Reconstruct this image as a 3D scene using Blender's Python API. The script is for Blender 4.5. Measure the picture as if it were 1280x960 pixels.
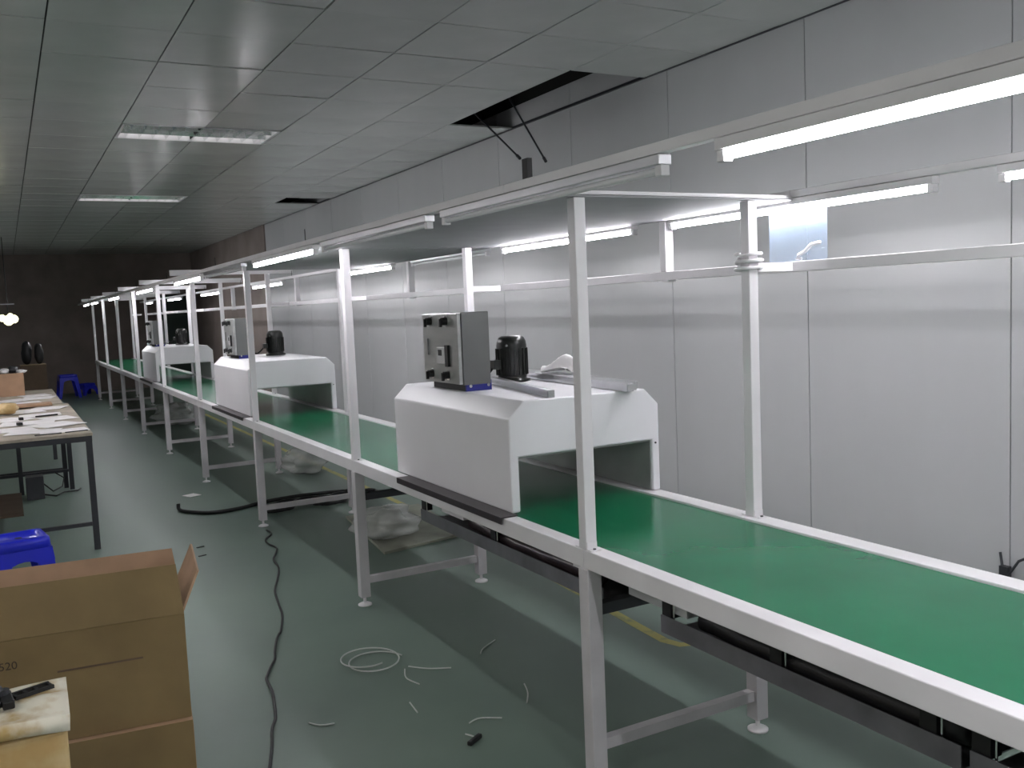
import bpy, math, random
from mathutils import Vector, Matrix
random.seed(7)
S = bpy.context.scene
for o in list(bpy.data.objects): bpy.data.objects.remove(o)
COL = S.collection
PI = math.pi

# ------------------------------------------------------------ camera
def make_camera():
    yaw, pitch, roll = -.4990, -.0872, -.0427
    cy, sy = math.cos(yaw), math.sin(yaw)
    right = Vector((cy, sy, 0)); fw = Vector((-sy, cy, 0)); up = Vector((0, 0, 1))
    cp, sp = math.cos(pitch), math.sin(pitch)
    fw2 = fw*cp + up*sp; up2 = up*cp - fw*sp
    cr, sr = math.cos(roll), math.sin(roll)
    r3 = right*cr + up2*sr; u3 = up2*cr - right*sr
    cd = bpy.data.cameras.new('camera'); cd.sensor_width = 36; cd.sensor_fit = 'HORIZONTAL'
    cd.lens = 1155/1280*36; cd.clip_start = .05; cd.clip_end = 100
    cam = bpy.data.objects.new('camera', cd); COL.objects.link(cam)
    m = Matrix((r3, u3, -fw2)).transposed().to_4x4(); m.translation = Vector((0, 0, 1.53))
    cam.matrix_world = m; S.camera = cam
make_camera()

# ------------------------------------------------------------ world, exposure, large lights
S.view_settings.view_transform = 'Standard'; S.view_settings.look = 'None'
S.view_settings.gamma = 1; S.view_settings.use_curve_mapping = False
S.view_settings.exposure = 1.6
W = bpy.data.worlds.new('world'); S.world = W; W.use_nodes = True
W.node_tree.nodes['Background'].inputs[0].default_value = (.8, .9, 1, 1)
W.node_tree.nodes['Background'].inputs[1].default_value = .01
TUBE = 30.0           # emission strength of the lit fluorescent tubes
def overhead_fill(x, y, power, sx=1.15, sy=.55):  # unseen area light added overhead for fill, without a fitting
    l = bpy.data.lights.new('overhead_fill', 'AREA'); l.shape = 'RECTANGLE'; l.size = sx; l.size_y = sy
    l.energy = power; l.color = (1, .97, .92)
    o = bpy.data.objects.new('overhead_fill', l); COL.objects.link(o); o.location = (x, y, 2.955)
for x, y, p in ((-1.4, -2.6, 14), (-1.8, .8, 8), (-2.6, 4.6, 6)): overhead_fill(x, y, p)

# ------------------------------------------------------------ helpers
OFF = Vector((0, 0, 0))
class MB:
    def __init__(s): s.v = []; s.f = []; s.sm = []
    def add(s, vs, fs, smooth=False):
        n = len(s.v); s.v += [tuple(v) for v in vs]
        for f in fs: s.f.append(tuple(n+i for i in f)); s.sm.append(smooth)
        return s
    def box(s, x0, x1, y0, y1, z0, z1):
        return s.add([(x, y, z) for z in (z0, z1) for y in (y0, y1) for x in (x0, x1)],
              [(0,2,3,1), (4,5,7,6), (0,1,5,4), (2,6,7,3), (0,4,6,2), (1,3,7,5)])
    def obox(s, c, sx, sy, sz, rz=0, rx=0, ry=0):
        m = Matrix.Rotation(rz, 3, 'Z') @ Matrix.Rotation(ry, 3, 'Y') @ Matrix.Rotation(rx, 3, 'X'); c = Vector(c)
        return s.add([c + m @ Vector((x*sx/2, y*sy/2, z*sz/2)) for z in (-1, 1) for y in (-1, 1) for x in (-1, 1)],
              [(0,2,3,1), (4,5,7,6), (0,1,5,4), (2,6,7,3), (0,4,6,2), (1,3,7,5)])
    def cyl(s, p0, p1, r, n=16, r2=None, caps=True):
        p0 = Vector(p0); p1 = Vector(p1); r2 = r if r2 is None else r2
        d = (p1-p0).normalized(); a = d.orthogonal().normalized(); b = d.cross(a)
        vs = []
        for p, q in ((p0, r), (p1, r2)):
            for i in range(n):
                t = 2*PI*i/n; vs.append(p + a*math.cos(t)*q + b*math.sin(t)*q)
        s.add(vs, [(i, (i+1) % n, n+(i+1) % n, n+i) for i in range(n)], True)
        if caps: s.add(vs[:n], [tuple(range(n))[::-1]]); s.add(vs[n:], [tuple(range(n))])
        return s
    def tube(s, pts, r, n=8):
        pts = [Vector(p) for p in pts]; vs = []; m = len(pts)
        a = None
        for i, p in enumerate(pts):
            d = (pts[min(i+1, m-1)] - pts[max(i-1, 0)]).normalized()
            if a is None: a = d.orthogonal().normalized()
            a = (a - d*a.dot(d)).normalized(); b = d.cross(a)
            for k in range(n):
                t = 2*PI*k/n; vs.append(p + a*math.cos(t)*r + b*math.sin(t)*r)
        fs = [(i*n+k, i*n+(k+1) % n, (i+1)*n+(k+1) % n, (i+1)*n+k) for i in range(m-1) for k in range(n)]
        fs += [tuple(range(n))[::-1], tuple((m-1)*n+k for k in range(n))]
        return s.add(vs, fs, True)
    def lathe(s, c, prof, n=24):
        vs = []
        for r, z in prof:
            for i in range(n):
                t = 2*PI*i/n; vs.append((c[0]+math.cos(t)*r, c[1]+math.sin(t)*r, c[2]+z))
        m = len(prof)
        fs = [(j*n+i, j*n+(i+1) % n, (j+1)*n+(i+1) % n, (j+1)*n+i) for j in range(m-1) for i in range(n)]
        fs += [tuple(range(n))[::-1], tuple((m-1)*n+i for i in range(n))]
        return s.add(vs, fs, True)
    def prism(s, poly, axis, a, b):
        def P(u, v, w): return {'x': (w, u, v), 'y': (u, w, v), 'z': (u, v, w)}[axis]
        n = len(poly)
        s.add([P(u, v, a) for u, v in poly] + [P(u, v, b) for u, v in poly],
              [tuple(range(n))[::-1], tuple(range(n, 2*n))] + [(i, (i+1) % n, n+(i+1) % n, n+i) for i in range(n)])
        return s
    def build(s, name, mat, parent=None, bevel=0, loc=None):
        me = bpy.data.meshes.new(name)
        off = OFF if loc is None else Vector((0, 0, 0))
        me.from_pydata([Vector(v)-off for v in s.v], [], s.f)
        for p, q in zip(me.polygons, s.sm): p.use_smooth = q
        import bmesh
        bm = bmesh.new(); bm.from_mesh(me); bmesh.ops.recalc_face_normals(bm, faces=bm.faces)
        bm.to_mesh(me); bm.free()
        me.materials.append(mat)
        o = bpy.data.objects.new(name, me); COL.objects.link(o); o.parent = parent
        if loc is not None: o.location = loc
        elif parent is None: o.location = off
        if bevel:
            m = o.modifiers.new('bevel', 'BEVEL'); m.width = bevel; m.segments = 2; m.limit_method = 'ANGLE'; m.angle_limit = .6
        return o
def tag(o, label=None, cat=None, group=None, kind=None):
    if label: o['label'] = label
    if cat: o['category'] = cat
    if group: o['group'] = group
    if kind: o['kind'] = kind
    return o
def thing(name, loc, label, cat, group=None):
    global OFF
    o = bpy.data.objects.new(name, None); COL.objects.link(o); o.location = loc; o.empty_display_size = .1
    OFF = Vector(loc); return tag(o, label, cat, group)
def at(loc):
    global OFF
    OFF = Vector(loc)
def copy_tree(o, parent=None):
    c = o.copy(); COL.objects.link(c); c.parent = parent
    for ch in [x for x in KIDS.get(o.name, [])]: copy_tree(ch, c)
    return c
KIDS = {}
def index_kids():
    KIDS.clear()
    for o in bpy.data.objects:
        if o.parent: KIDS.setdefault(o.parent.name, []).append(o)

# ------------------------------------------------------------ materials
MATS = {}
def mat(name, col, rough=.5, metal=0, var=.06, scale=6, bump=0, bscale=60, rvar=0, stretch=(1, 1, 1), spec=.5, coat=0, em=0, emcol=None, alpha=1, trans=0, ior=1.45, col2=None, lo=.35, hi=.7):
    m = bpy.data.materials.new(name); m.use_nodes = True; nt = m.node_tree; b = nt.nodes['Principled BSDF']
    N = nt.nodes.new; L = nt.links.new
    b.inputs['Roughness'].default_value = rough; b.inputs['Metallic'].default_value = metal
    b.inputs['Specular IOR Level'].default_value = spec; b.inputs['Coat Weight'].default_value = coat
    b.inputs['IOR'].default_value = ior; b.inputs['Transmission Weight'].default_value = trans; b.inputs['Alpha'].default_value = alpha
    tc = N('ShaderNodeTexCoord'); mp = N('ShaderNodeMapping'); mp.inputs['Scale'].default_value = stretch
    L(tc.outputs['Object'], mp.inputs['Vector'])
    nz = N('ShaderNodeTexNoise'); nz.inputs['Scale'].default_value = scale; nz.inputs['Detail'].default_value = 5
    L(mp.outputs[0], nz.inputs['Vector'])
    cr = N('ShaderNodeValToRGB'); c = Vector(col)
    a = Vector(col2) if col2 else c*(1-var*2)
    cr.color_ramp.elements[0].position = lo; cr.color_ramp.elements[1].position = hi
    cr.color_ramp.elements[0].color = (*a, 1); cr.color_ramp.elements[1].color = (*(c*(1+var) if not col2 else c), 1)
    L(nz.outputs[0], cr.inputs[0]); L(cr.outputs[0], b.inputs['Base Color'])
    if rvar:
        mr = N('ShaderNodeMapRange'); mr.inputs[3].default_value = rough-rvar; mr.inputs[4].default_value = rough+rvar
        L(nz.outputs[0], mr.inputs[0]); L(mr.outputs[0], b.inputs['Roughness'])
    if bump:
        n2 = N('ShaderNodeTexNoise'); n2.inputs['Scale'].default_value = bscale; n2.inputs['Detail'].default_value = 3
        L(mp.outputs[0], n2.inputs['Vector'])
        bp = N('ShaderNodeBump'); bp.inputs['Strength'].default_value = bump; bp.inputs['Distance'].default_value = .01
        L(n2.outputs[0], bp.inputs['Height']); L(bp.outputs[0], b.inputs['Normal'])
    if em:
        b.inputs['Emission Strength'].default_value = em; b.inputs['Emission Color'].default_value = (*(emcol or col), 1)
    MATS[name] = m; return m
M_floor = mat('floor_epoxy', (.165, .225, .185), .42, var=.09, scale=1.1, rvar=.1, bump=.05, bscale=9, col2=(.125, .175, .148))
M_wall = mat('wall_panel_sheet', (.535, .54, .548), .27, var=.015, scale=2, bump=.008, bscale=3, stretch=(1, 1, .25))
M_roof = mat('roof_board_grey', (.30, .30, .31), .7, var=.03)
M_brown = mat('brown_wall_paint', (.25, .205, .185), .7, var=.1, scale=2)
M_tile = mat('ceiling_tile_vinyl', (.58, .60, .58), .2, var=.04, scale=2, rvar=.06, bump=.05, bscale=4)
M_dark = mat('dark_void', (.012, .012, .011), .9)
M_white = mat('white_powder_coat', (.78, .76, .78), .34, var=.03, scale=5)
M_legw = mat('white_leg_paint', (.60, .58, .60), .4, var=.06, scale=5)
M_oven = mat('white_oven_enamel', (.84, .83, .86), .3, var=.015, scale=3)
M_inner = mat('oven_inner_sheet', (.35, .37, .36), .35, .3)
M_belt = mat('green_belt_pvc', (.012, .16, .072), .2, var=.05, scale=3, rvar=.03, spec=.28)
M_beltback = mat('belt_underside', (.05, .055, .05), .6)
M_blk = mat('black_rubber', (.012, .012, .013), .45)
M_blkg = mat('black_motor_paint', (.016, .018, .016), .3)
M_tray = mat('grey_tray_steel', (.19, .185, .205), .38, .4, var=.12, scale=9)
M_alu = mat('aluminium', (.75, .76, .78), .28, 1, var=.04)
M_chrome = mat('chrome', (.8, .8, .8), .12, 1)
M_boxside = mat('box_side_dark_reflection', (.15, .155, .15), .33, .3, var=.04)  # dark reflection on the steel side is put into this colour
M_door = mat('box_door_steel', (.40, .41, .40), .28, .5, var=.06, scale=5, stretch=(1, 1, 6))
M_steel = mat('brushed_steel', (.36, .37, .36), .3, .85, var=.08, scale=5, stretch=(1, 1, 12))
M_blue = mat('blue_bracket_paint', (.02, .025, .24), .4)
M_bluep = mat('blue_plastic', (.02, .03, .62), .28, var=.05)
M_card = mat('corrugated_cardboard', (.205, .145, .065), .8, var=.08, scale=5, bump=.1, bscale=30)
M_cardin = mat('cardboard_inside', (.42, .27, .17), .8, var=.08, scale=7)
M_cardd = mat('dark_cardboard', (.11, .075, .05), .85, var=.1)
M_tlegs = mat('dark_table_steel', (.06, .062, .07), .45, .4)
M_tabletop = mat('worn_table_board', (.50, .44, .36), .5, var=.15, scale=8)
M_paper = mat('white_paper', (.9, .88, .88), .6, var=.05)
M_film = mat('clear_plastic_film', (.8, .82, .82), .15, alpha=.45, bump=.6, bscale=14, spec=.8)
M_foam = mat('stained_white_foam', (.74, .70, .58), .75, scale=11, col2=(.46, .32, .13), lo=.40, hi=.56, bump=.3, bscale=25)
M_foamf = mat('yellow_stained_carton', (.48, .32, .13), .7, scale=8, col2=(.58, .45, .24), lo=.4, hi=.6, bump=.3, bscale=20)
M_tape = mat('yellow_floor_tape', (.42, .38, .10), .45, var=.2, scale=12, col2=(.16, .20, .12), lo=.3, hi=.5)
M_gasket = mat('brown_base_angle', (.035, .026, .03), .4)
M_duct = mat('brown_black_sleeve', (.055, .04, .045), .3, var=.25, scale=8)
M_wire = mat('white_wire', (.6, .62, .6), .5)
M_acryl = mat('bluish_acrylic', (.35, .45, .58), .03, alpha=.25, spec=.15)
M_glass = mat('unlit_tube_glass', (.75, .75, .78), .12, var=.01)
M_lit = mat('lit_tube_glass', (1, 1, 1), .3, em=TUBE, emcol=(.965, .955, 1))
M_lit2 = mat('bare_tube_glass', (1, 1, 1), .3, em=24, emcol=(1, .95, .97))
M_reflglow = mat('reflection_glow_tube', (1, 1, 1), .3, em=1.1, emcol=(1, 1, .98))  # glow stands in for reflections in the unlit ceiling fittings
M_lamp = mat('warm_lamp_glow', (1, 1, .8), .3, em=.55, emcol=(1, 1, .62))
M_lou = mat('louver_mirror', (.85, .86, .86), .18, .9, bump=.2, bscale=40)
M_green = mat('dark_green_paint', (.012, .03, .02), .5)
M_ink = mat('print_ink', (.05, .035, .025), .8)
M_bag = mat('milky_plastic_bag', (.6, .62, .6), .2, alpha=.55, bump=1, bscale=12, spec=.7)

# ------------------------------------------------------------ room shell
X1, Y0R, Y1R, XL, ZC = 3.85, -4.5, 22.0, -4.6, 2.975
at((0, 0, 0))
fl = tag(MB().box(XL-.2, X1+.2, Y0R-.2, Y1R+.2, -.12, 0).build('floor', M_floor), kind='structure')
wl = tag(MB().box(X1+.02, X1+.2, Y0R, Y1R, 0, 3.55).build('wall_right', M_dark), kind='structure')
PW = 1.16
pm = MB().box(0, .02, .003, PW-.003, 0, 3.15)
p0 = None
y = 3.654 - 7*PW
while y < 15.2:
    if p0 is None: p0 = pm.build('wall_panel', M_wall, wl, loc=(X1, y, 0)); 
    else:
        o = p0.copy(); COL.objects.link(o); o.parent = wl; o.location = (X1, y, 0)
    y += PW
tag(MB().box(X1-.02, X1+.02, y, Y1R, 0, 3.15).build('trim_1', M_brown), kind='structure')
tag(MB().box(XL, X1+.02, Y1R, Y1R+.2, 0, 3.55).build('wall_far', M_brown), kind='structure')
tag(MB().box(XL-.2, XL, Y0R, Y1R, 0, 3.55).build('wall_left', M_wall), kind='structure')
tag(MB().box(XL, X1+.02, Y0R-.2, Y0R, 0, 3.55).build('wall_back', M_wall), kind='structure')
dr = tag(MB().box(3.05, 3.78, Y1R-.05, Y1R-.005, 0, 2.05).build('door_1', M_green), kind='structure')
MB().box(3.0, 3.05, Y1R-.07, Y1R-.005, 0, 2.1).box(3.78, 3.83, Y1R-.07, Y1R-.005, 0, 2.1).box(3.05, 3.78, Y1R-.07, Y1R-.005, 2.05, 2.1).build('door_frame', M_brown, dr)
MB().cyl((3.13, Y1R-.05, 1.0), (3.13, Y1R-.1, 1.0), .012).cyl((3.13, Y1R-.1, 1.0), (3.24, Y1R-.1, 1.0), .01).build('door_handle', M_chrome, dr)
ce = tag(MB().box(XL-.2, X1+.2, Y0R-.2, Y1R+.2, 3.55, 3.7).build('ceiling', M_dark), kind='structure')
cols = [.29 + .593*i for i in range(-9, 7)]
rows = [5.03 + .6075*i for i in range(-16, 28)]
TX, TY = .593, .6075
LIGHTS = []                                  # (col, row) cells taken by light fittings
def cell_taken(i, j):
    x, yy = cols[i], rows[j]
    if .85 < x+.3 < 2.06 and (7.4 < yy+.3 < 8.1 or 11.6 < yy+.3 < 12.3): return True
    if x+.3 > 3.27 and (5.3 < yy+.3 < 6.9): return True
    if x+.3 > 3.27 and (11.9 < yy+.3 < 12.5): return True
    return False
tm = MB().box(.004, TX-.004, .004, TY-.004, 0, .012)
t0 = None; rest = MB(); ntile = 0
for j in range(len(rows)):
    for i in range(len(cols)):
        x, yy = cols[i], rows[j]
        if cell_taken(i, j) or x+.05 > X1 or yy+TY > Y1R+.2: continue
        if x > -.4 and yy > 2.5 and ntile < 290:
            if t0 is None: t0 = tm.build('ceiling_tile', M_tile, ce, loc=(x, yy, ZC)); o = t0
            else:
                o = t0.copy(); COL.objects.link(o); o.parent = ce; o.location = (x, yy, ZC)
            o.rotation_euler = (random.uniform(-.004, .004), random.uniform(-.004, .004), 0); ntile += 1
        else: rest.box(x+.004, x+TX-.004, yy+.004, yy+TY-.004, ZC, ZC+.012)
at((0, 0, 0)); tag(rest.build('ceiling_tiles', M_tile, ce), kind='stuff')
gr = MB()
for x in cols:
    if x < 3.3 : gr.box(x-.012, x+.012, Y0R, Y1R, ZC+.013, ZC+.035)
gr.build('grid_bars', M_dark, ce)
tag(MB().box(X1-.022, X1-.001, Y0R, Y1R, ZC-.004, ZC-.001).box(X1-.003, X1-.0005, Y0R, Y1R, ZC-.001, ZC+.02).build('trim_2', M_tlegs), kind='structure')
# dangling ceiling hanger rods out of the near hole
for (a, b, lab) in (((3.40, 6.66, 3.5), (3.40, 5.97, 2.58), 'thin dark hanger rod dangling from the ceiling hole, the left one'),
                    ((3.45, 6.16, 3.5), (3.45, 5.69, 2.517), 'thin dark hanger rod dangling from the ceiling hole, the right one')):
    t = thing('hanger_rod', b, lab, 'rod', 'rods hanging from the ceiling hole')
    A = Vector(a); B = Vector(b); k = (3.15-B.z)/(3.04-B.z)
    top = B + (Vector((a[0], a[1], 3.035))-B)*((3.55-B.z)/(3.035-B.z)) 
    MB().cyl(B, top, .007, 8).build('rod', M_tlegs, t)
    MB().cyl(B, B+(top-B)*.03, .012, 6).build('nut', M_tlegs, t)
# recessed ceiling fittings
def ceiling_light(x, y, lab, lit=False, group='recessed ceiling fittings'):
    t = thing('ceiling_light', (x, y, ZC), lab, 'ceiling light', group)
    w, h = .586, .30
    f = MB(); f.box(x-w, x+w, y-h, y-h+.02, ZC-.004, ZC+.07).box(x-w, x+w, y+h-.02, y+h, ZC-.004, ZC+.07)
    f.box(x-w, x-w+.02, y-h+.02, y+h-.02, ZC-.004, ZC+.07).box(x+w-.02, x+w, y-h+.02, y+h-.02, ZC-.004, ZC+.07)
    f.box(x-w, x+w, y-h, y+h, ZC+.07, ZC+.08).build('frame', M_white, t)
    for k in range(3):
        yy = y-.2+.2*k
        MB().cyl((x-w+.03, yy, ZC+.045), (x+w-.03, yy, ZC+.045), .013, 10).build('tube', M_reflglow, t)
    for k in (-1, 1):
        MB().prism([(y+k*.1-.03, ZC+.06), (y+k*.1+.03, ZC+.06), (y+k*.1, ZC+.002)], 'x', x-w+.02, x+w-.02).build('reflector', M_lou, t)
    lm = MB()
    for k in range(11):
        xx = x-w+.08+k*(2*w-.16)/10
        b = MB().prism([(xx-.012, ZC+.045), (xx+.012, ZC+.045), (xx, ZC+.0)], 'y', y-h+.02, y+h-.02).build('louver_blade', M_lou, t)
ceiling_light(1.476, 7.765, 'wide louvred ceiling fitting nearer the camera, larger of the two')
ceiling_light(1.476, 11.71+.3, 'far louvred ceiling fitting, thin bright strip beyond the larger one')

# ------------------------------------------------------------ the assembly line
YP = [2.36+2.15*k for k in range(-2, 9)]      # post stations; YP[2] is the nearest in view
YS, YE = -2.6, 19.75
line = thing('assembly_line', (1.88, 8.5, 0), 'long white framed assembly line with a green belt, lamp beams overhead', 'conveyor')
XN, XF = 1.53, 2.215
for k, yp in enumerate(YP):
    boarded = 1.9 < yp < 7
    ztop = 1.836 if boarded else 1.904
    MB().box(XN-.02, XN+.02, yp-.02, yp+.02, .765, ztop).build('post', M_white, line, bevel=.003)
    MB().box(XF-.02, XF+.02, yp-.02, yp+.02, .765, ztop).build('post', M_white, line, bevel=.003)
    for X in (XN+.003, XF-.003):
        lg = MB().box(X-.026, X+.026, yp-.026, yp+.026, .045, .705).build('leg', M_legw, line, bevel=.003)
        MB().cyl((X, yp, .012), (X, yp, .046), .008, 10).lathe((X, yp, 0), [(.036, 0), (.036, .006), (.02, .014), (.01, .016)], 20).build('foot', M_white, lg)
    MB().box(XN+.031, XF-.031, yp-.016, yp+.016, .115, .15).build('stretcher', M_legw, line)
    if boarded: MB().box(1.316, 2.400, yp-.014, yp+.014, 1.846, 1.857).build('cross_beam', M_white, line)
    else: MB().box(1.345, 2.46, yp-.018, yp+.018, 1.905, 1.955).build('cross_beam', M_white, line)
    for X in ((1.30,) if boarded else (1.30, 2.42)):
        w = .015 if k == 2 else .003
        MB().box(X-w/2, X+w/2, yp-.115-w, yp-.115+w, 1.869, 1.925).build('hanger_bracket', M_blk, line)
    for sx, X in ((-1, XN), (1, XF)):        # little angle brackets with a screw at the foot of each post
        for sy in (-1, 1):
            b = MB().box(X-.018, X+.018, min(yp+sy*.021, yp+sy*.045), max(yp+sy*.021, yp+sy*.045), .7655, .768)
            b.box(X-.018, X+.018, min(yp+sy*.0205, yp+sy*.023), max(yp+sy*.0205, yp+sy*.023), .768, .79)
            bo = b.build('angle_bracket', M_white, line)
            MB().cyl((X, yp+sy*.036, .768), (X, yp+sy*.036, .772), .005, 8).build('screw', M_tlegs, bo)
    if k in (1, 2, 3): MB().box(XN+.03, XN+.27, yp-.018, yp+.018, .552, .587).build('tray_arm', M_tlegs, line)
segs = [YS] + YP + [YE]
for a, b in zip(segs[:-1], segs[1:]):
    MB().box(1.51, 1.568, a+.001, b-.001, .705, .765).build('side_rail', M_white, line, bevel=.003)
    MB().box(2.168, 2.245, a+.001, b-.001, .705, .765).build('side_rail', M_white, line, bevel=.003)
    MB().box(1.30-.014, 1.30+.014, a+.001, b-.001, 1.844, 1.869).build('lamp_beam', M_white, line, bevel=.002)
    MB().box(2.42-.014, 2.42+.014, a+.001, b-.001, 1.850, 1.875).build('lamp_beam', M_white, line, bevel=.002)
MB().box(1.57, 2.166, YS+.02, YE-.02, .752, .757).build('belt', M_belt, line)
MB().box(1.57, 2.166, YS+.02, YE-.02, .715, .7515).build('slider_bed', M_steel, line)
MB().box(1.62, 2.12, YS+.02, YE-.02, .655, .66).build('return_belt', M_beltback, line)
for a, b in ((YP[2], YP[3]), (YP[3], YP[4])):
    MB().box(1.3195, 2.3985, a+.003 if a > 3 else a-.02, b-.003, 1.8375, 1.8435).build('roof_board', M_roof, line)
# lower hanging rail on the wall side with its droppers
MB().box(2.405, 2.435, YS, 19.0, 1.597, 1.632).build('hanging_rail', M_white, line, bevel=.002)
yd = 3.06 - 2*2.74
while yd < 17.5:
    MB().box(2.40, 2.44, yd-.02, yd+.02, 1.632, 1.85).build('dropper', M_white, line, bevel=.002)
    MB().box(2.398, 2.442, yd-.03, yd+.03, 1.59, 1.597).build('clamp', M_white, line)
    yd += 2.74
MB().box(2.24, 2.40, 2.345, 2.375, 1.60, 1.63).build('rail_stub', M_white, line)
for yp in YP[3:]: MB().box(2.236, 2.404, yp-.015, yp+.015, 1.60, 1.63).build('rail_stub', M_white, line)
# grey trough with rods under the near rail
for a, b in ((-1.2, 1.13), (1.15, 2.12), (2.42, 3.90)):
    tr = MB().prism([(1.618, .552), (1.618, .605), (1.621, .605), (1.621, .555), (1.85, .555), (1.85, .605), (1.853, .605), (1.853, .552)], 'y', a, b).build('trough', M_tray, line)
    for yy in (a+.05, (a+b)/2, b-.05):
        MB().cyl((1.628, yy, .556), (1.628, yy, .656), .003, 6).build('hanger_rod', M_chrome, tr)
        MB().box(1.624, 1.66, yy+.01, yy+.05, .60, .65).build('socket_clip', M_blk, tr)
def sleeve(y0, y1, r, m, sag=.012):
    n = 14; pts = [(1.672+random.uniform(-.004, .004), y0+(y1-y0)*i/n, .6-sag*math.sin(PI*i/n)+random.uniform(-.002, .002)+.018) for i in range(n+1)]
    mb = MB(); mb.tube(pts, r, 12); o = mb.build('cable_sleeve', m, line)
    MB().cyl((1.672, y1-.001, .618), (1.672, y1+.008, .618), r*.62, 12).build('sleeve_end', M_chrome, o)
sleeve(2.5, 3.45, .032, M_duct); sleeve(1.16, 1.98, .034, M_blk); sleeve(-.9, .9, .03, M_duct);
MB().box(1.635, 1.70, 3.48, 3.70, .625, .65).build('terminal_box', M_white, line)
MB().box(1.635, 1.70, 2.50, 2.62, .63, .655).build('terminal_box', M_white, line)
MB().box(1.635, 1.70, 2.02, 2.30, .615, .64).build('terminal_box', M_wall, line)
MB().box(2.0, 2.12, -2.7, -2.5, .30, .70).build('drive_box', M_tlegs, line)

# lamps below the two lamp beams
def lamp(x, zt, ya, yb, lit, lab, group):
    t = thing('fluorescent_lamp', (x, (ya+yb)/2, zt), lab, 'lamp', group)
    MB().box(x-.018, x+.018, ya, yb, zt-.024, zt-.001).build('housing', M_alu if not lit else M_white, t, bevel=.002)
    MB().cyl((x, ya+.022, zt-.035), (x, yb-.022, zt-.035), .0088, 12).build('tube', M_lit if lit else M_glass, t)
    for yy in (ya+.011, yb-.011):
        MB().box(x-.012, x+.012, yy-.011, yy+.011, zt-.048, zt-.024).build('end_cap', M_white, t, bevel=.002)
ORD = ['', 'second', 'third', 'fourth', 'fifth', 'sixth', 'seventh', 'eighth', 'ninth']
near = [(-2.35, -1.15, 1), (-1.0, .2, 1), (.26, 1.46, 1), (1.64, 2.80, 0), (2.92, 4.11, 0), (4.23, 5.43, 1), (5.7, 6.9, 0), (7.05, 8.25, 1), (9.54, 10.8, 1), (12.5, 13.8, 1), (15.5, 16.7, 1), (17.1, 18.35, 1)]
far = [(-2.2, -1.0, 1), (-.95, .25, 1), (.42, 1.60, 1), (1.80, 3.03, 1), (3.27, 4.48, 1), (4.65, 5.75, 0), (6.10, 7.30, 1), (9.0, 10.25, 1), (12.0, 13.25, 1), (14.9, 16.2, 1), (18.0, 19.1, 1)]
for x, zt, lst, side in ((1.30, 1.843, near, 'near lamp beam'), (2.42, 1.849, far, 'wall-side lamp beam')):
    n = {0: 0, 1: 0}; behind = 0
    for a, b, lit in lst:
        w = 'lit' if lit else 'unlit'
        if b < .8:
            lab = '%s white tube lamp under the %s, behind the camera, %s' % (w, side, ['rearmost', 'next to the view'][behind]); behind += 1
        else:
            lab = '%s white tube lamp under the %s, %s' % (w, side, ('added as fill, nearest the camera' if n[lit] == 0 else ORD[n[lit]] + ' %s one from the camera' % w)); n[lit] += 1
        lamp(x, zt, a, b, lit, lab, 'tube lamps under the ' + side)

# hooded tube lamps, unseen at left: nearer ones added as fill, others for tables
for k, (x, y) in enumerate(((-2.3, 1.2), (-2.3, 2.6), (-1.5, 5.6), (-1.5, 7.1), (-1.1, 8.9))):
    t = thing('hooded_lamp', (x, y, 1.9), 'hooded tube lamp on two wires out of view on the left, %s' % ['added as fill, nearest the camera', 'added as fill, second from the camera', 'middle', 'fourth from the camera', 'farthest'][k], 'lamp', 'hooded tube lamps out of view')
    MB().cyl((x, y-.58, 1.9), (x, y+.58, 1.9), .019 if k > 2 else .006, 12).build('tube', M_lit2, t)
    MB().prism([(x-.22, 1.91), (x-.20, 1.91), (x-.05, 1.945), (x+.05, 1.945), (x+.20, 1.91), (x+.22, 1.91), (x+.06, 1.955), (x-.06, 1.955)], 'y', y-.62, y+.62).build('hood', M_white, t)
    for yy in (y-.5, y+.5): MB().cyl((x, yy, 1.955), (x, yy, 2.97), .003, 6).build('wire', M_tlegs, t)
    for yy in (y-.6, y+.6): MB().box(x-.014, x+.014, yy-.015, yy+.015, 1.88, 1.945).build('end_holder', M_white, t)

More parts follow.
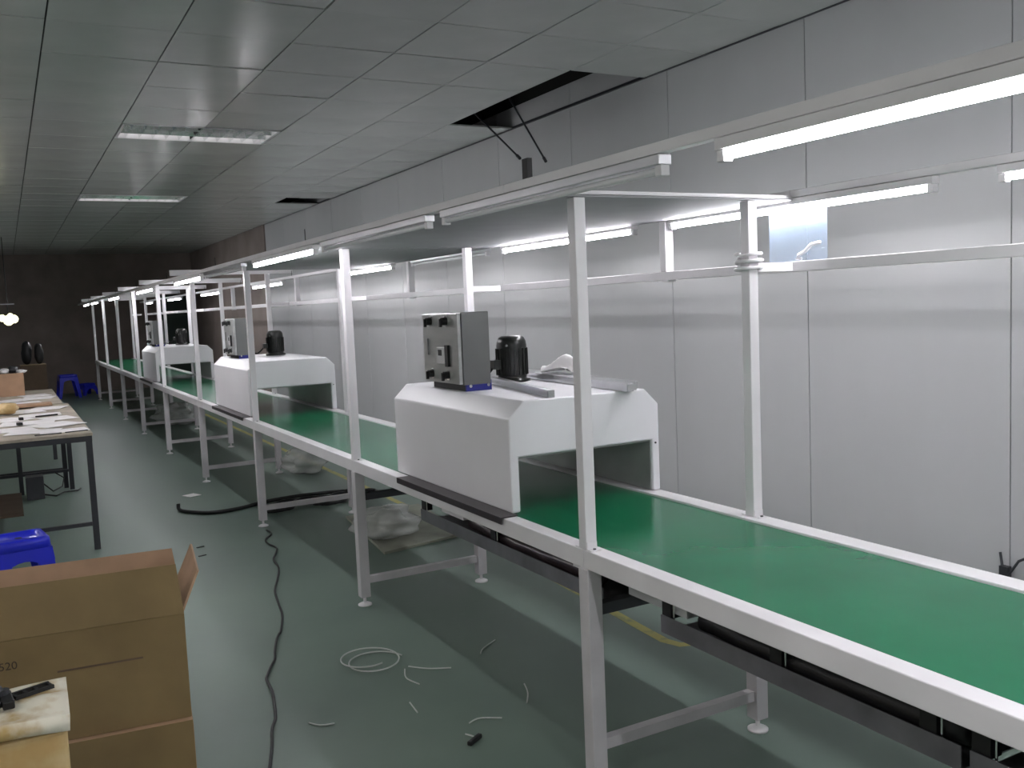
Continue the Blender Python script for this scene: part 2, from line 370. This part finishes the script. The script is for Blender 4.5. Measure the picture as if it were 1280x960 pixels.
# ------------------------------------------------------------ ovens on the belt
def oven_shell(L):
    x0, x1, zb, zs, zt, c = 0, .675, 0, .345, .408, .065
    # arch profile with a tunnel opening, extruded along y
    out = [(x0, zb), (x0, zs), (x0+c, zt), (x1-c, zt), (x1, zs), (x1, zb)]
    mb = MB()
    mb.prism([(x0, zb), (x0, zs), (x0+c, zt), (x1-c, zt), (x1, zs), (x1, zb), (x1-.035, zb), (x1-.035, .203), (x0+.035, .203), (x0+.035, zb)], 'y', 0, L)
    return mb
def oven(loc, L, lab, box_dy, detail=True):
    t = thing('tunnel_oven', loc, lab, 'oven', 'white tunnel ovens on the belt'); at((0, 0, 0))
    mb = oven_shell(L)
    s = mb.build('housing', M_oven, t, bevel=.006)
    MB().box(.036, .04, .01, L-.01, .002, .2).box(.635, .639, .01, L-.01, .002, .2).box(.04, .635, .01, L-.01, .197, .2015).build('lining', M_inner, t)
    MB().box(-.066, -.002, -.04, L-.16, -.001, .003).box(-.070, -.066, -.04, L-.16, -.022, .003).build('base_angle', M_gasket, t)
    MB().cyl((.655, -.003, .19), (.655, .0, .19), .004, 8).build('screw', M_tlegs, t)
    # control box
    bx0, bx1, by0, by1, bz0, bz1 = .065, .195, box_dy, box_dy+.36, .435, .735
    cb = MB().box(bx0+.004, bx1, by0, by1, bz0, bz1).build('control_box', M_boxside, t, bevel=.003)
    dd = MB().box(bx0-.014, bx0+.003, by0+.004, by1-.004, bz0+.004, bz1-.004).build('box_door', M_door, t, bevel=.002)
    for yy, zz in ((.10, .265), (.26, .265), (.10, .04), (.26, .04)):
        y = by0+yy; z = bz0+zz; x = bx0-.014
        MB().cyl((x, y, z), (x-.006, y, z), .022, 16).build('knob_collar', M_chrome, dd)
        MB().cyl((x-.006, y, z), (x-.026, y, z), .016, 16).obox((x-.03, y, z-.006), .012, .008, .034).build('knob', M_blk, dd)
    MB().box(bx0-.022, bx0-.014, by0+.12, by0+.20, bz0+.085, bz0+.155).build('controller', M_wall, dd, bevel=.002)
    MB().box(bx0-.0235, bx0-.022, by0+.15, by0+.185, bz0+.12, bz0+.145).build('display', M_blk, dd)
    MB().box(bx0-.025, bx0-.014, by0+.085, by0+.115, bz0+.075, bz0+.165).build('breaker_switch', M_blk, dd)
    MB().box(bx0-.02, bx0-.014, by0+.28, by0+.30, bz0+.12, bz0+.19).build('latch', M_chrome, dd)
    MB().box(bx0+.02, bx1-.002, by0+.02, by1-.02, .4085, .4345).build('box_mount', M_blk, t)
    bb = MB().box(bx0+.018, bx1+.004, by0+.005, by0+.019, .4085, .45).build('blue_bracket', M_blue, t)
    for x in (bx0+.035, bx1-.012): MB().cyl((x, by0+.005, .43), (x, by0, .43), .007, 8).build('bolt', M_chrome, bb)
    # fan motor
    mx, my = .45, box_dy+.28
    m = MB().lathe((mx, my, .4085), [(.082, 0), (.082, .012), (.066, .014), (.066, .03), (.069, .032), (.069, .165), (.066, .185), (.058, .20), (.045, .208), (.0, .21)][:9], 28).build('fan_motor', M_blkg, t)
    for k in range(20):
        a = 2*PI*k/20
        MB().obox((mx+math.cos(a)*.0705, my+math.sin(a)*.0705, .50), .008, .003, .12, rz=a).build('cooling_fin', M_blkg, m)
    MB().cyl((mx-.05, my-.05, .575), (mx-.053, my-.053, .575), .006, 8).build('bolt', M_chrome, m)
    MB().box(mx-.105, mx-.07, my-.025, my+.025, .47, .51).build('terminal_box', M_blkg, m)
    MB().tube([(mx-.10, my, .475), (mx-.13, my-.01, .45), (mx-.16, my-.02, .43), (mx-.20, my-.03, .44)], .006).build('cable', M_blk, m)
    return t
oven((1.568, 2.915, .7665), 1.12, 'nearest and largest white tunnel oven, with loose aluminium bars on top', .50)
oven((1.568, 6.995, .7665), 1.27, 'middle white tunnel oven behind the third post, black motor on top', .62)
oven((1.568, 11.8, .7665), 1.22, 'farthest small white tunnel oven seen between the distant posts', .55)

# loose profiles, film on the nearest oven
def bar(a, b, w, h, lab):
    a = Vector(a); b = Vector(b); t = thing('aluminium_bar', a, lab, 'metal bar', 'loose aluminium bars on the near oven')
    d = (b-a); L = d.length; c = (a+b)/2; rz = math.atan2(d.y, d.x)
    mb = MB()
    m = Matrix.Rotation(rz, 3, 'Z')
    def sub(dy, dz, sy, sz): mb.obox(c + m @ Vector((0, dy, dz)), L, sy, sz, rz)
    sub(0, h/2, w*.35, h*.98); sub(-w*.4, h/2, w*.2, h); sub(w*.4, h/2, w*.2, h); sub(0, h/2, w, h*.35)
    mb.build('bar_profile', M_alu, t)
    MB().obox(a + Vector((0, 0, h/2)) - d.normalized()*.002, .004, w*.9, h*.9, rz).build('end_cut', M_chrome, t)
zt = 1.1755
bar((1.76, 2.93, zt), (1.93, 3.78, zt), .028, .028, 'short shiny aluminium bar slanting towards the front edge')
bar((2.07, 2.86, zt), (2.165, 3.98, zt), .03, .03, 'long aluminium bar, left of the side by side pair')
bar((2.105, 2.89, zt), (2.20, 4.02, zt), .03, .03, 'aluminium bar between its neighbours on the wall side')
bar((2.143, 2.93, zt), (2.233, 3.99, zt), .026, .03, 'aluminium bar nearest the wall, darker end')
# film
at((2.0, 3.6, zt)); mb = MB(); n = 14
vs = []
for i in range(n+1):
    for j in range(n+1):
        u, v = i/n, j/n
        x = 2.19+.10*(u-.5)+.02*math.sin(7*v); y = 3.55+.24*(v-.5)+.02*math.sin(9*u)
        z = zt+.048+.06*math.exp(-((u-.6)**2+(v-.45)**2)*14)+.012*math.sin(11*u+5*v)
        vs.append((x, y, z))
mb.add(vs, [(i*(n+1)+j, (i+1)*(n+1)+j, (i+1)*(n+1)+j+1, i*(n+1)+j+1) for i in range(n) for j in range(n)], True)
o = mb.build('paper_sheet', M_paper); tag(o, 'crumpled white sheet lying over the aluminium bars on the near oven', 'sheet')
o.modifiers.new('t', 'SOLIDIFY').thickness = .001

# acrylic sheet and cable bundle on the hanging rail
at((2.42, 2.35, 1.633)); o = MB().box(2.445, 2.449, 2.235, 2.50, 1.6, 1.866).build('acrylic_sheet', M_acryl)
tag(o, 'clear bluish acrylic sheet standing against the hanging rail beside the post', 'sheet')
t = thing('cable_coil', (2.215, 2.36, 1.60), 'bright white cable coil wound round the post at the hanging rail', 'cable')
mb = MB()
mb.tube([(2.215+(.040+.006*math.sin(i*.31))*math.cos(i*.5), 2.36+(.040+.006*math.sin(i*.31))*math.sin(i*.5), 1.60+.0009*i+.006*math.sin(i*.23)) for i in range(70)], .006, 6)
mb.build('coil', M_white, t)
t = thing('taped_cable', (2.42, 2.27, 1.633), 'short bright tangle of white cable on the rail behind the acrylic sheet', 'cable')
MB().tube([(2.42, 2.24, 1.69), (2.42, 2.28, 1.685), (2.42, 2.31, 1.662), (2.42, 2.335, 1.655), (2.42, 2.345, 1.642), (2.42, 2.325, 1.64)], .0065, 8).build('cord', M_white, t)

# ------------------------------------------------------------ floor things
def cord(name, pts, r, m, lab, cat, group=None, sub=6):
    P = [Vector(p) for p in pts]; out = []
    for i in range(len(P)-1):
        a = P[max(i-1, 0)]; b = P[i]; c = P[i+1]; d = P[min(i+2, len(P)-1)]
        for k in range(sub):
            t = k/sub
            out.append(.5*((2*b)+(c-a)*t+(2*a-5*b+4*c-d)*t*t+(-a+3*b-3*c+d)*t**3))
    out.append(P[-1]); at(P[0]); o = MB().tube(out, r, 7).build(name, m); return tag(o, lab, cat, group)
# wavy power cord down the aisle
wp = [(1.515, 6.50), (1.37, 5.68), (1.05, 4.367), (.94, 4.05), (.854, 3.814), (.783, 3.413), (.665, 3.059), (.55, 2.7), (.5, 2.3)]
pts = []
for i in range(len(wp)-1):
    for k in range(6):
        t = k/6; x = wp[i][0]*(1-t)+wp[i+1][0]*t; y = wp[i][1]*(1-t)+wp[i+1][1]*t; s = len(pts)
        pts.append((x+max(.007, .03-.014*i)*math.sin((s*1.9 if i < 2 else s*.75)+.4*math.sin(s)), y, .0065))
cord('extension_cable', pts, .006, M_blk, 'thin wavy black extension cable lying along the aisle floor', 'cable', sub=4)
cord('black_hose', [(1.10, 7.62, .06), (1.105, 7.59, .016), (1.18, 7.43, .016), (1.30, 7.32, .016), (1.5, 7.33, .016), (1.74, 7.45, .016), (2.0, 7.5, .016), (2.25, 7.48, .016), (2.5, 7.4, .016)], .015, M_blk, 'thick black hose curving out from under the line', 'hose')
def coil(cx, cy, rx, n, r, lab):
    pts = [(cx+rx*math.cos(a*.35)*(1-.006*a), cy+rx*1.0*math.sin(a*.35)*(1-.006*a), .006+.0004*a+.0) for a in range(n)]
    cord('black_cable_coil', pts, r, M_blk, lab, 'cable', sub=2)
t = thing('black_cable_heap', (2.1, 7.1, 0), 'heap of black cable piled under the line by the cross bar', 'cable')
for k in range(6):
    c = (1.75+.14*k, 7.12+.05*math.sin(k*2)); pts = [(c[0]+(.13+.02*math.sin(k))*math.cos(a*.4), c[1]+.1*math.sin(a*.4), .02+.016*(k % 3)+.004*math.sin(a)) for a in range(34)]
    MB().tube(pts, .012, 6).build('cable_loop', M_blk, t)
at((1.324, 3.70, 0))
pts = [(1.31+.115*math.cos(.2+a*.3)-(.0012*a), 3.71+.125*math.sin(.2+a*.3)+.0015*a, .005+.0006*a) for a in range(38)]
cord('wire_loop', pts, .0032, M_wire, 'coiled loop of white wire on the aisle floor', 'wire', 'white wire offcuts on the aisle floor', 2)
for pts, lab in (([(1.40, 3.60), (1.46, 3.53), (1.545, 3.48)], 'straight white wire offcut reaching right from the wire loop'),
                 ([(1.375, 3.58), (1.345, 3.49), (1.365, 3.40)], 'hooked white wire offcut just below the wire loop'),
                 ([(1.265, 3.26), (1.26, 3.21), (1.255, 3.16)], 'tiny white wire offcut below the hooked one'),
                 ([(.88, 3.31), (.91, 3.265), (.96, 3.25)], 'curved white wire offcut left of the rest, nearest the cord'),
                 ([(1.38, 2.97), (1.43, 2.985), (1.50, 2.94)], 'curved white wire offcut above the small black piece'),
                 ([(1.33, 2.90), (1.345, 2.87), (1.345, 2.86)], 'tiniest white offcut touching the small black piece'),
                 ([(1.72, 3.55), (1.76, 3.60), (1.85, 3.66)], 'dim straight wire offcut in the shadow under the oven'),
                 ([(1.64, 3.0), (1.69, 3.08), (1.72, 3.16)], 'dim wire offcut standing left of the near leg')):
    cord('wire_offcut', [(x, y, .004) for x, y in pts], .0028, M_wire, lab, 'wire', 'white wire offcuts on the aisle floor')
at((1.33, 2.83, 0)); tag(MB().obox((1.335, 2.835, .0085), .075, .018, .016, .55).build('black_clip', M_blk, bevel=.004), 'small black plastic piece on the aisle floor', 'clip')
for x, y, lab in ((1.03, 6.32, 'dark chip of debris on the aisle floor, upper one'), (1.0, 6.08, 'dark chip of debris on the aisle floor, lower one')):
    at((x, y, 0)); tag(MB().obox((x, y, .003), .05, .012, .005, .3).build('debris_chip', M_blk), lab, 'debris', 'dark chips on the aisle floor')
at((1.33, 8.2, 0)); tag(MB().obox((1.30, 8.22, .003), .11, .12, .004, .4).build('paper_scrap', M_paper), 'pale flat scrap on the floor near the fourth leg', 'paper')
# floor tape
at((2.55, 8, 0)); mb = MB(); path = [(2.66, 15), (2.64, 9), (2.62, 6), (2.59, 4.9), (2.55, 4.2), (2.49, 3.45), (2.475, 3.22), (2.50, 3.14), (2.56, 3.12), (2.68, 3.15)]
vs = []
for i, p in enumerate(path):
    a = Vector(path[max(i-1, 0)]); b = Vector(path[min(i+1, len(path)-1)]); d = (b-a).normalized(); nn = Vector((-d.y, d.x))
    for s in (-1, 1): vs.append((p[0]+nn.x*s*.025, p[1]+nn.y*s*.025, .0008))
mb.add(vs, [(2*i, 2*i+1, 2*i+3, 2*i+2) for i in range(len(path)-1)])
o = mb.build('floor_tape', M_tape); tag(o, 'worn yellow tape line on the floor behind the legs', 'tape'); o.modifiers.new('t', 'SOLIDIFY').thickness = .0006
# plastic bag, boards under the line
def blob_mesh(c, rx, ry, rz, seed, amp=.3, nu=18, nv=10):
    if nu > 20: amp *= .8
    rnd = random.Random(seed); ph = [rnd.uniform(0, 6) for _ in range(8)]; vs = []
    for j in range(nv+1):
        t = PI*j/nv/1.0
        for i in range(nu):
            a = 2*PI*i/nu
            k = 1+amp*(math.sin(3*a+ph[0]+2*t)*.4+math.sin(5*a+ph[1]-3*t)*.35+math.sin(7*t+ph[2]+a)*.3)
            z = c[2]+rz*(1-math.cos(t))*(.5)*(.8+.2*k)
            vs.append((c[0]+rx*math.sin(t)**.7*k*math.cos(a), c[1]+ry*math.sin(t)**.7*k*math.sin(a), max(c[2], z)))
    fs = [(j*nu+i, j*nu+(i+1) % nu, (j+1)*nu+(i+1) % nu, (j+1)*nu+i) for j in range(nv) for i in range(nu)]
    return vs, fs
for c, rx, ry, rz, sd, lab in (((2.12, 5.72, .0195), .20, .2, .20, 3, 'crumpled clear plastic bag on the floor beyond the second leg'),
                               ((2.42, 8.6, .003), .2, .22, .25, 5, 'milky plastic bag on the floor far under the line'),
                               ((2.1, 13.9, .003), .3, .4, .3, 9, 'pale bagged bundle on the floor under the far oven')):
    at(c); mb = MB(); mb.add(*blob_mesh(c, rx, ry, rz, sd, .5, 30, 16), True); tag(mb.build('plastic_bag', M_bag), lab, 'bag', 'bags under the line')
M_board = mat('pale_board', (.30, .31, .25), .6, var=.1)
at((2.3, 6.1, 0)); mb = MB(); mb.prism([(1.97, 5.37), (2.60, 5.50), (2.70, 6.55), (2.10, 6.5)], 'z', .001, .018)
tag(mb.build('flat_board', M_board), 'flat dull board on the floor under the bag', 'board')

# cord on the wall at the right edge
t = thing('wall_cord', (3.82, 2.47, .2), 'thin grey cord loop against the wall at the right edge of view', 'cord')
MB().tube([(3.82, 2.52, .33), (3.815, 2.505, .26), (3.81, 2.49, .215), (3.81, 2.46, .26), (3.815, 2.43, .31), (3.815, 2.33, .37), (3.82, 2.2, .40), (3.83, 2.0, .35)], .006, 7).build('cord', M_tlegs, t)
MB().obox((3.825, 2.50, .245), .03, .04, .05).build('plug', M_tlegs, t)

# ------------------------------------------------------------ left side: tables
def table(x0, x1, y0, y1, lab, extra=None):
    t = thing('work_table', ((x0+x1)/2, (y0+y1)/2, 0), lab, 'table', 'steel framed work tables on the left')
    MB().box(x0, x1, y0, y1, .772, .792).build('table_top', M_tabletop, t, bevel=.002)
    MB().box(x0+.01, x1-.005, y0+.01, y0+.04, .735, .7715).box(x0+.01, x1-.005, y1-.04, y1-.01, .735, .7715).box(x1-.035, x1-.005, y0+.04, y1-.04, .735, .7715).box(x0+.01, x0+.04, y0+.04, y1-.04, .735, .7715).build('apron', M_tlegs, t)
    for x in (x0+.03, x1-.025):
        for y in (y0+.03, y1-.03):
            MB().box(x-.019, x+.019, y-.019, y+.019, 0, .735).build('leg', M_tlegs, t)
    for y in (y0+.03, y1-.03): MB().box(x0+.05, x1-.045, y-.012, y+.012, .165, .19).build('stretcher', M_tlegs, t)
    for x in (x0+.45,): MB().box(x-.012, x+.012, y0+.043, y1-.043, .165, .19).build('stretcher', M_tlegs, t)
    return t
t1 = table(-.78, .462, 6.70, 9.36, 'near work table with papers and a steel frame')
MB().box(.01, .045, 9.31, 9.345, 0, .734).build('leg', M_tlegs, t1)
MB().box(-.70, .02, 7.25, 8.2, .192, .206).build('shelf_board', M_cardd, t1)
table(-.82, .42, 9.42, 11.55, 'far work table butted behind the near one')
t = thing('power_box', (.13, 9.0, .05), 'dark box with wires under the near table', 'box')
MB().box(.06, .20, 8.98, 9.14, .0, .20).build('case', M_tlegs, t, bevel=.006)
MB().tube([(.20, 9.06, .12), (.27, 9.1, .04), (.35, 9.18, .06), (.37, 9.22, .13), (.30, 9.2, .19)], .006).build('cable', M_blk, t)
MB().tube([(.20, 9.02, .03), (.29, 9.0, .012), (.36, 9.1, .02), (.47, 9.15, .012), (.50, 9.25, .012)], .007).build('cable', M_blk, t)
# papers and bits on the tables
rnd = random.Random(4)
spots = [(.30, 6.95, .3, .21, .1), (.12, 7.05, .32, .24, -.25), (-.02, 7.3, .3, .3, .2), (.27, 7.4, .3, .3, .5), (.1, 7.7, .36, .3, -.1), (.31, 7.9, .22, .3, .25), (-.02, 8.1, .3, .3, .7), (.2, 8.3, .3, .26, .0), (.05, 8.7, .36, .3, .2), (.28, 8.9, .26, .3, -.3), (.1, 9.7, .3, .3, .1), (.24, 10.2, .28, .3, -.2), (.02, 10.1, .3, .3, .5), (.22, 10.6, .26, .28, .2)]
pl = ['nearest sheet at the table corner', 'sheet left of the corner sheet', 'sheet at the left picture edge, near row', 'skewed sheet behind the corner sheet', 'large sheet in the middle of the near table', 'narrow sheet at the right table edge',
      'strongly turned sheet at the left edge', 'sheet past the middle of the near table', 'big sheet near the far end', 'tilted sheet at the far right end', 'first sheet on the far table', 'right sheet on the far table', 'turned sheet on the left of the far table', 'farthest sheet on the far table']
for (x, y, w, h, r), l in zip(spots, pl):
    at((x, y, .793)); o = MB().obox((x, y, .795+rnd.uniform(0, .004)), w, h, .0015+rnd.uniform(0, .004), r).build('paper_sheet', M_paper)
    tag(o, 'white paper, '+l, 'paper', 'white papers on the work tables')
bits = [((.20, 6.735), (.16, .028, .006), .05, M_blk, 'thin black strip at the near table edge', 'black_strip', 'strip'),
        ((.37, 6.76), (.14, .02, .006), .15, M_blk, 'thin black strip near the table corner', 'black_strip', 'strip'),
        ((.24, 8.08), (.16, .02, .012), .25, M_blk, 'black pen-like bar across the papers', 'black_bar', 'bar'),
        ((.06, 7.95), (.03, .05, .02), .1, M_blk, 'small black lump on the papers, far one', 'black_lump', 'lump'),
        ((.045, 7.55), (.03, .04, .02), .4, M_blk, 'small black lump on the papers, near one', 'black_lump', 'lump')]
for (x, y), (w, h, d), r, m, lab, nm, ct in bits:
    at((x, y, .8)); tag(MB().obox((x, y, .802+d/2), w, h, d, r).build(nm, m, bevel=.002), lab, ct)
at((.12, 9.9, .8)); o = MB().obox((.13, 9.17, .815), .38, .2, .022, .02).build('flat_carton', M_cardin, bevel=.003); tag(o, 'flat brownish carton lying across the far end of the near table', 'carton')
c = (-.03, 8.6, .80); at(c); mb = MB(); mb.add(*blob_mesh(c, .08, .14, .09, 12), True); tag(mb.build('wrapping_heap', M_foamf), 'yellowish heap of wrapping on the near table by the left picture edge', 'wrapping')
def carton(name, loc, sx, sy, sz, m, lab, group=None, rz=0):
    t = thing(name, loc, lab, 'box', group); at((0, 0, 0)); t.rotation_euler.z = rz
    w = .006
    mb = MB(); mb.box(-sx/2, sx/2, -sy/2, -sy/2+w, 0, sz).box(-sx/2, sx/2, sy/2-w, sy/2, 0, sz).box(-sx/2, -sx/2+w, -sy/2+w, sy/2-w, 0, sz).box(sx/2-w, sx/2, -sy/2+w, sy/2-w, 0, sz).box(-sx/2+w, sx/2-w, -sy/2+w, sy/2-w, 0, w)
    mb.build('carton_body', m, t)
    return t
t = carton('cardboard_box', (-.13, 11.0, .793), .54, .38, .235, M_cardin, 'light cardboard box with dark stuff standing on the far table')
MB().box(-.25, .25, -.17, .17, .006, .22).build('contents', M_cardd, t)
for k in range(7):
    c = (-.2+.075*k, .02*math.sin(k*3), .222); v, f = blob_mesh(c, .05, .1, .04+.02*(k % 3), k+20); MB().add(v, f, True).build('content_bundle', M_tlegs if k % 2 else M_paper, t)
# things by the far wall
t = carton('cardboard_box', (.33, 15.2, 0), .34, .36, .93, M_cardd, 'tall brown cardboard carton standing by the far wall')
MB().box(-.165, .165, -.175, .175, .90, .935).build('lid_flaps', M_card, t)
for k, (dx, h, r) in enumerate(((-.07, .34, .07), (.09, .30, .06))):
    c = (.33+dx, 15.2, .937); at(c); v, f = blob_mesh(c, r, r*1.1, h, 30+k, .15)
    tag(MB().add(v, f, True).build('black_bag', M_blk), 'dark bag on the tall carton, ' + ('left' if k == 0 else 'right') + ' one', 'bag', 'dark bags on the tall carton')
t = thing('hanging_lamp', (.08, 17.5, 1.66), 'yellowish glowing lamp cluster hanging in the dark at the left edge', 'lamp')
for dx, dz, r in ((-.09, .02, .06), (.0, -.02, .085), (.08, .0, .07), (.03, .05, .05)):
    MB().lathe((.08+dx, 17.5, 1.62+dz-r), [(r*.3, 0), (r*.8, r*.4), (r, r), (r*.8, r*1.6), (r*.3, r*2)], 14).build('bulb', M_lamp, t)
MB().box(-.02, .18, 17.47, 17.53, 1.86, 1.875).build('lamp_bar', M_glass, t)
MB().cyl((.08, 17.5, 1.66), (.08, 17.5, 2.97), .006, 6).build('flex', M_blk, t)

# ------------------------------------------------------------ plastic stools
def stool(loc, rz, h, w, lab, seed=0):
    t = thing('plastic_stool', loc, lab, 'stool', 'blue plastic stools'); at((0, 0, 0)); t.rotation_euler.z = rz
    a, b = w/2*.78, w/2
    st = MB()
    # seat slab with rounded corners
    def ring(s, z, n=5, rc=.04):
        pts = []
        for cx, cy, st_ in ((1, 1, 0), (-1, 1, PI/2), (-1, -1, PI), (1, -1, 3*PI/2)):
            for k in range(n):
                q = st_+PI/2*k/(n-1); pts.append((cx*(s-rc)+rc*math.cos(q), cy*(s-rc)+rc*math.sin(q), z))
        return pts
    rs = [ring(a-.03, h-.012), ring(a-.028, h-.001), ring(a-.008, h), ring(a, h-.01), ring(a+.004, h-.06)]
    vs = sum(rs, []); n = 20
    fs = [tuple(range(n))] + [(j*n+i, j*n+(i+1) % n, (j+1)*n+(i+1) % n, (j+1)*n+i) for j in range(4) for i in range(n)]
    st.add(vs, fs, True); so = st.build('seat', M_bluep, t); so.modifiers.new('t', 'SOLIDIFY').thickness = .004
    for q in range(4):
        m = Matrix.Rotation(q*PI/2, 3, 'Z')
        # apron panel with an arched cut, and a corner leg
        pts = []
        prof = [(-a*.95, h-.055), (a*.95, h-.055), (a*.98, h-.12)] + [(a*.62*math.cos(PI*k/8), h-.16+.05*math.sin(PI*k/8)) for k in range(9)] + [(-a*.98, h-.12)]
        vs = [m @ Vector((x, a+.004+(h-.055-z)*.11, z)) for x, z in prof] + [m @ Vector((x, a+.0+(h-.055-z)*.11, z)) for x, z in prof]
        k = len(prof); MB().add(vs, [tuple(range(k)), tuple(range(k, 2*k))[::-1]] + [(i, (i+1) % k, k+(i+1) % k, k+i) for i in range(k)]).build('apron', M_bluep, t)
        l = MB(); v = []
        for z, s, ww in ((h-.06, a+.002, .085), (0, b+.0, .05)):
            for p in ((s, s), (s-ww, s), (s-ww, s-.008), (s-.008, s-.008), (s-.008, s-ww), (s, s-ww)): v.append(m @ Vector((p[0], p[1], z)))
        l.add(v, [(0,1,2,3,4,5), (11,10,9,8,7,6)] + [(i, (i+1) % 6, 6+(i+1) % 6, 6+i) for i in range(6)])
        l.build('leg', M_bluep, t)
    MB().cyl((0, 0, h-.013), (0, 0, h-.011), .018, 12).build('seat_hole', M_blk, t)
    return t
stool((-.02, 5.32, 0), .15, .45, .33, 'bright blue plastic stool behind the open cardboard box')
stool((1.05, 20.75, 0), .1, .47, .42, 'dim blue plastic stool standing by the far wall')
stool((1.42, 21.2, 0), .5, .24, .34, 'low blue plastic stool right of the taller far one')

# ------------------------------------------------------------ big boxes at lower left
RZ = -.115
def R2(x, y): return (x*math.cos(RZ)-y*math.sin(RZ), x*math.sin(RZ)+y*math.cos(RZ))
bx, by = .381, 2.684                    # front right corner of both boxes
SX, SY = .78, .40
cx = R2(-SX/2, SY/2); C0 = (bx+cx[0], by+cx[1])
t = carton('cardboard_box', (C0[0], C0[1]-.006, 0), SX+.002, SY+.026, .397, M_card, 'closed lower cardboard box under the large open one', 'stacked brown cardboard boxes', RZ)
MB().box(-SX/2, SX/2, -SY/2-.012, -.002, .3975-.006, .3975).box(-SX/2, SX/2, .002, SY/2+.012, .3975-.006, .3975).build('top_flap', M_cardin, t)
MB().box(SX/2+.0012, SX/2+.0025, -SY/2+.008, SY/2-.03, .01, .38).build('pale_side', M_cardin, t)  # paler sheet covering the right face of the lower box
HB = .30
t = carton('cardboard_box', (C0[0], C0[1], .3995), SX, SY, HB, M_card, 'large open cardboard box with raised flaps, top of its stack', 'stacked brown cardboard boxes', RZ)
def flap(p0, p1, dirv, L, m=M_card, th=.006, nm='flap', curve=0):
    p0 = Vector(p0); p1 = Vector(p1); d = Vector(dirv).normalized(); e = (p1-p0).normalized(); nrm = e.cross(d).normalized()
    ins = .006*1; n = 4; vs = []
    for k in range(n+1):
        s = k/n; off = nrm*curve*s*s; ww = e*(ins*s*2)
        for q, sgn in ((p0, 1), (p1, -1)):
            for tt in (-th/2, th/2): vs.append(q + d*L*s + ww*sgn + nrm*tt + off)
    fs = []
    for k in range(n):
        a = 4*k; b = a+4
        fs += [(a, a+2, b+2, b), (a+1, b+1, b+3, a+3), (a, b, b+1, a+1), (a+2, a+3, b+3, b+2)]
    fs += [(0, 1, 3, 2), (4*n, 4*n+2, 4*n+3, 4*n+1)]
    return MB().add(vs, fs).build(nm, m, t)
flap((-SX/2, -SY/2+.003, HB), (SX/2, -SY/2+.003, HB), (0, .3, 1), .139)           # front flap, leaning out
flap((-SX/2, SY/2-.003, HB), (SX/2, SY/2-.003, HB), (0, .3, 1), .094, M_cardin)    # back flap
flap((SX/2-.003, -SY/2+.02, HB), (SX/2-.003, SY/2-.02, HB), (.45, 0, 1), .12, M_cardin)
flap((-SX/2+.003, -SY/2+.02, HB), (-SX/2+.003, SY/2-.02, HB), (-.6, 0, 1), .16, M_cardin)
MB().box(.06, .275, -SY/2-.0012, -SY/2-.0003, .192, .197).build('crease', M_cardd, t)
MB().box(-SX/2+.01, SX/2-.01, -SY/2+.01, SY/2-.01, .008, .10).build('contents', M_cardd, t)
def text(body, loc, size, rot, m, parent, name='printed_text'):
    cu = bpy.data.curves.new(name, 'FONT'); cu.body = body; cu.size = size; cu.extrude = .0002; cu.align_x = 'CENTER'
    to = bpy.data.objects.new(name, cu); COL.objects.link(to); bpy.context.view_layer.update()
    me = bpy.data.meshes.new_from_object(to.evaluated_get(bpy.context.evaluated_depsgraph_get())); bpy.data.objects.remove(to)
    me.materials.append(m); o = bpy.data.objects.new(name, me); COL.objects.link(o); o.parent = parent; o.location = loc; o.rotation_euler = rot; return o
text('520', (-.055, -SY/2-.001, .222), .03, (PI/2, 0, 0), M_ink, t)

# stained foam block in front, with a black tool on it
t = thing('foam_carton', (-.19, 2.25, 0), 'stained white topped carton in the bottom left corner', 'carton'); at((0, 0, 0)); t.rotation_euler.z = -.02
mb = MB(); n = 12
vs = []; 
for i in range(n+1):
    for j in range(n+1):
        u, v = i/n, j/n; vs.append((-.25+.5*u, -.2+.215*v, .733+.006*math.sin(6*u+3)+.006*math.sin(9*v+u*4)))
mb.add(vs, [(i*(n+1)+j, (i+1)*(n+1)+j, (i+1)*(n+1)+j+1, i*(n+1)+j+1) for i in range(n) for j in range(n)], True)
o = mb.build('padded_top', M_foam, t); o.modifiers.new('t', 'SOLIDIFY').thickness = .03
MB().box(-.243, .243, -.194, .01, 0, .70).build('carton_body', M_foamf, t, bevel=.008)
t = thing('black_tool', (-.035, 2.17, .745), 'black metal hand tool with holes lying on the stained carton', 'tool'); at((0, 0, 0)); t.rotation_euler.z = .35
z = .006
mb = MB()
for s in (-1, 1): mb.box(-.01, .068, s*.013-.003, s*.013+.003, z-.004, z+.004)
for x in (-.01, .012, .034, .062): mb.box(x, x+.006, -.010, .010, z-.003, z+.003)
mb.build('slotted_arm', M_blk, t)
MB().obox((-.028, -.018, z+.004), .022, .07, .018, -.25).build('jaw', M_blk, t, bevel=.003)
MB().cyl((-.028, 0, z), (-.028, 0, z+.022), .012, 12).build('pivot', M_tlegs, t)
MB().tube([(-.03, .005, z+.012), (-.07, .012, z+.016), (-.12, .01, z+.016), (-.18, .0, z+.014)], .017, 10).build('grip', M_tlegs, t)
MB().tube([(-.035, -.03, z+.004), (-.06, -.035, z+.004), (-.09, -.03, z+.006), (-.15, -.045, z+.006)], .007, 8).build('handle', M_blk, t)
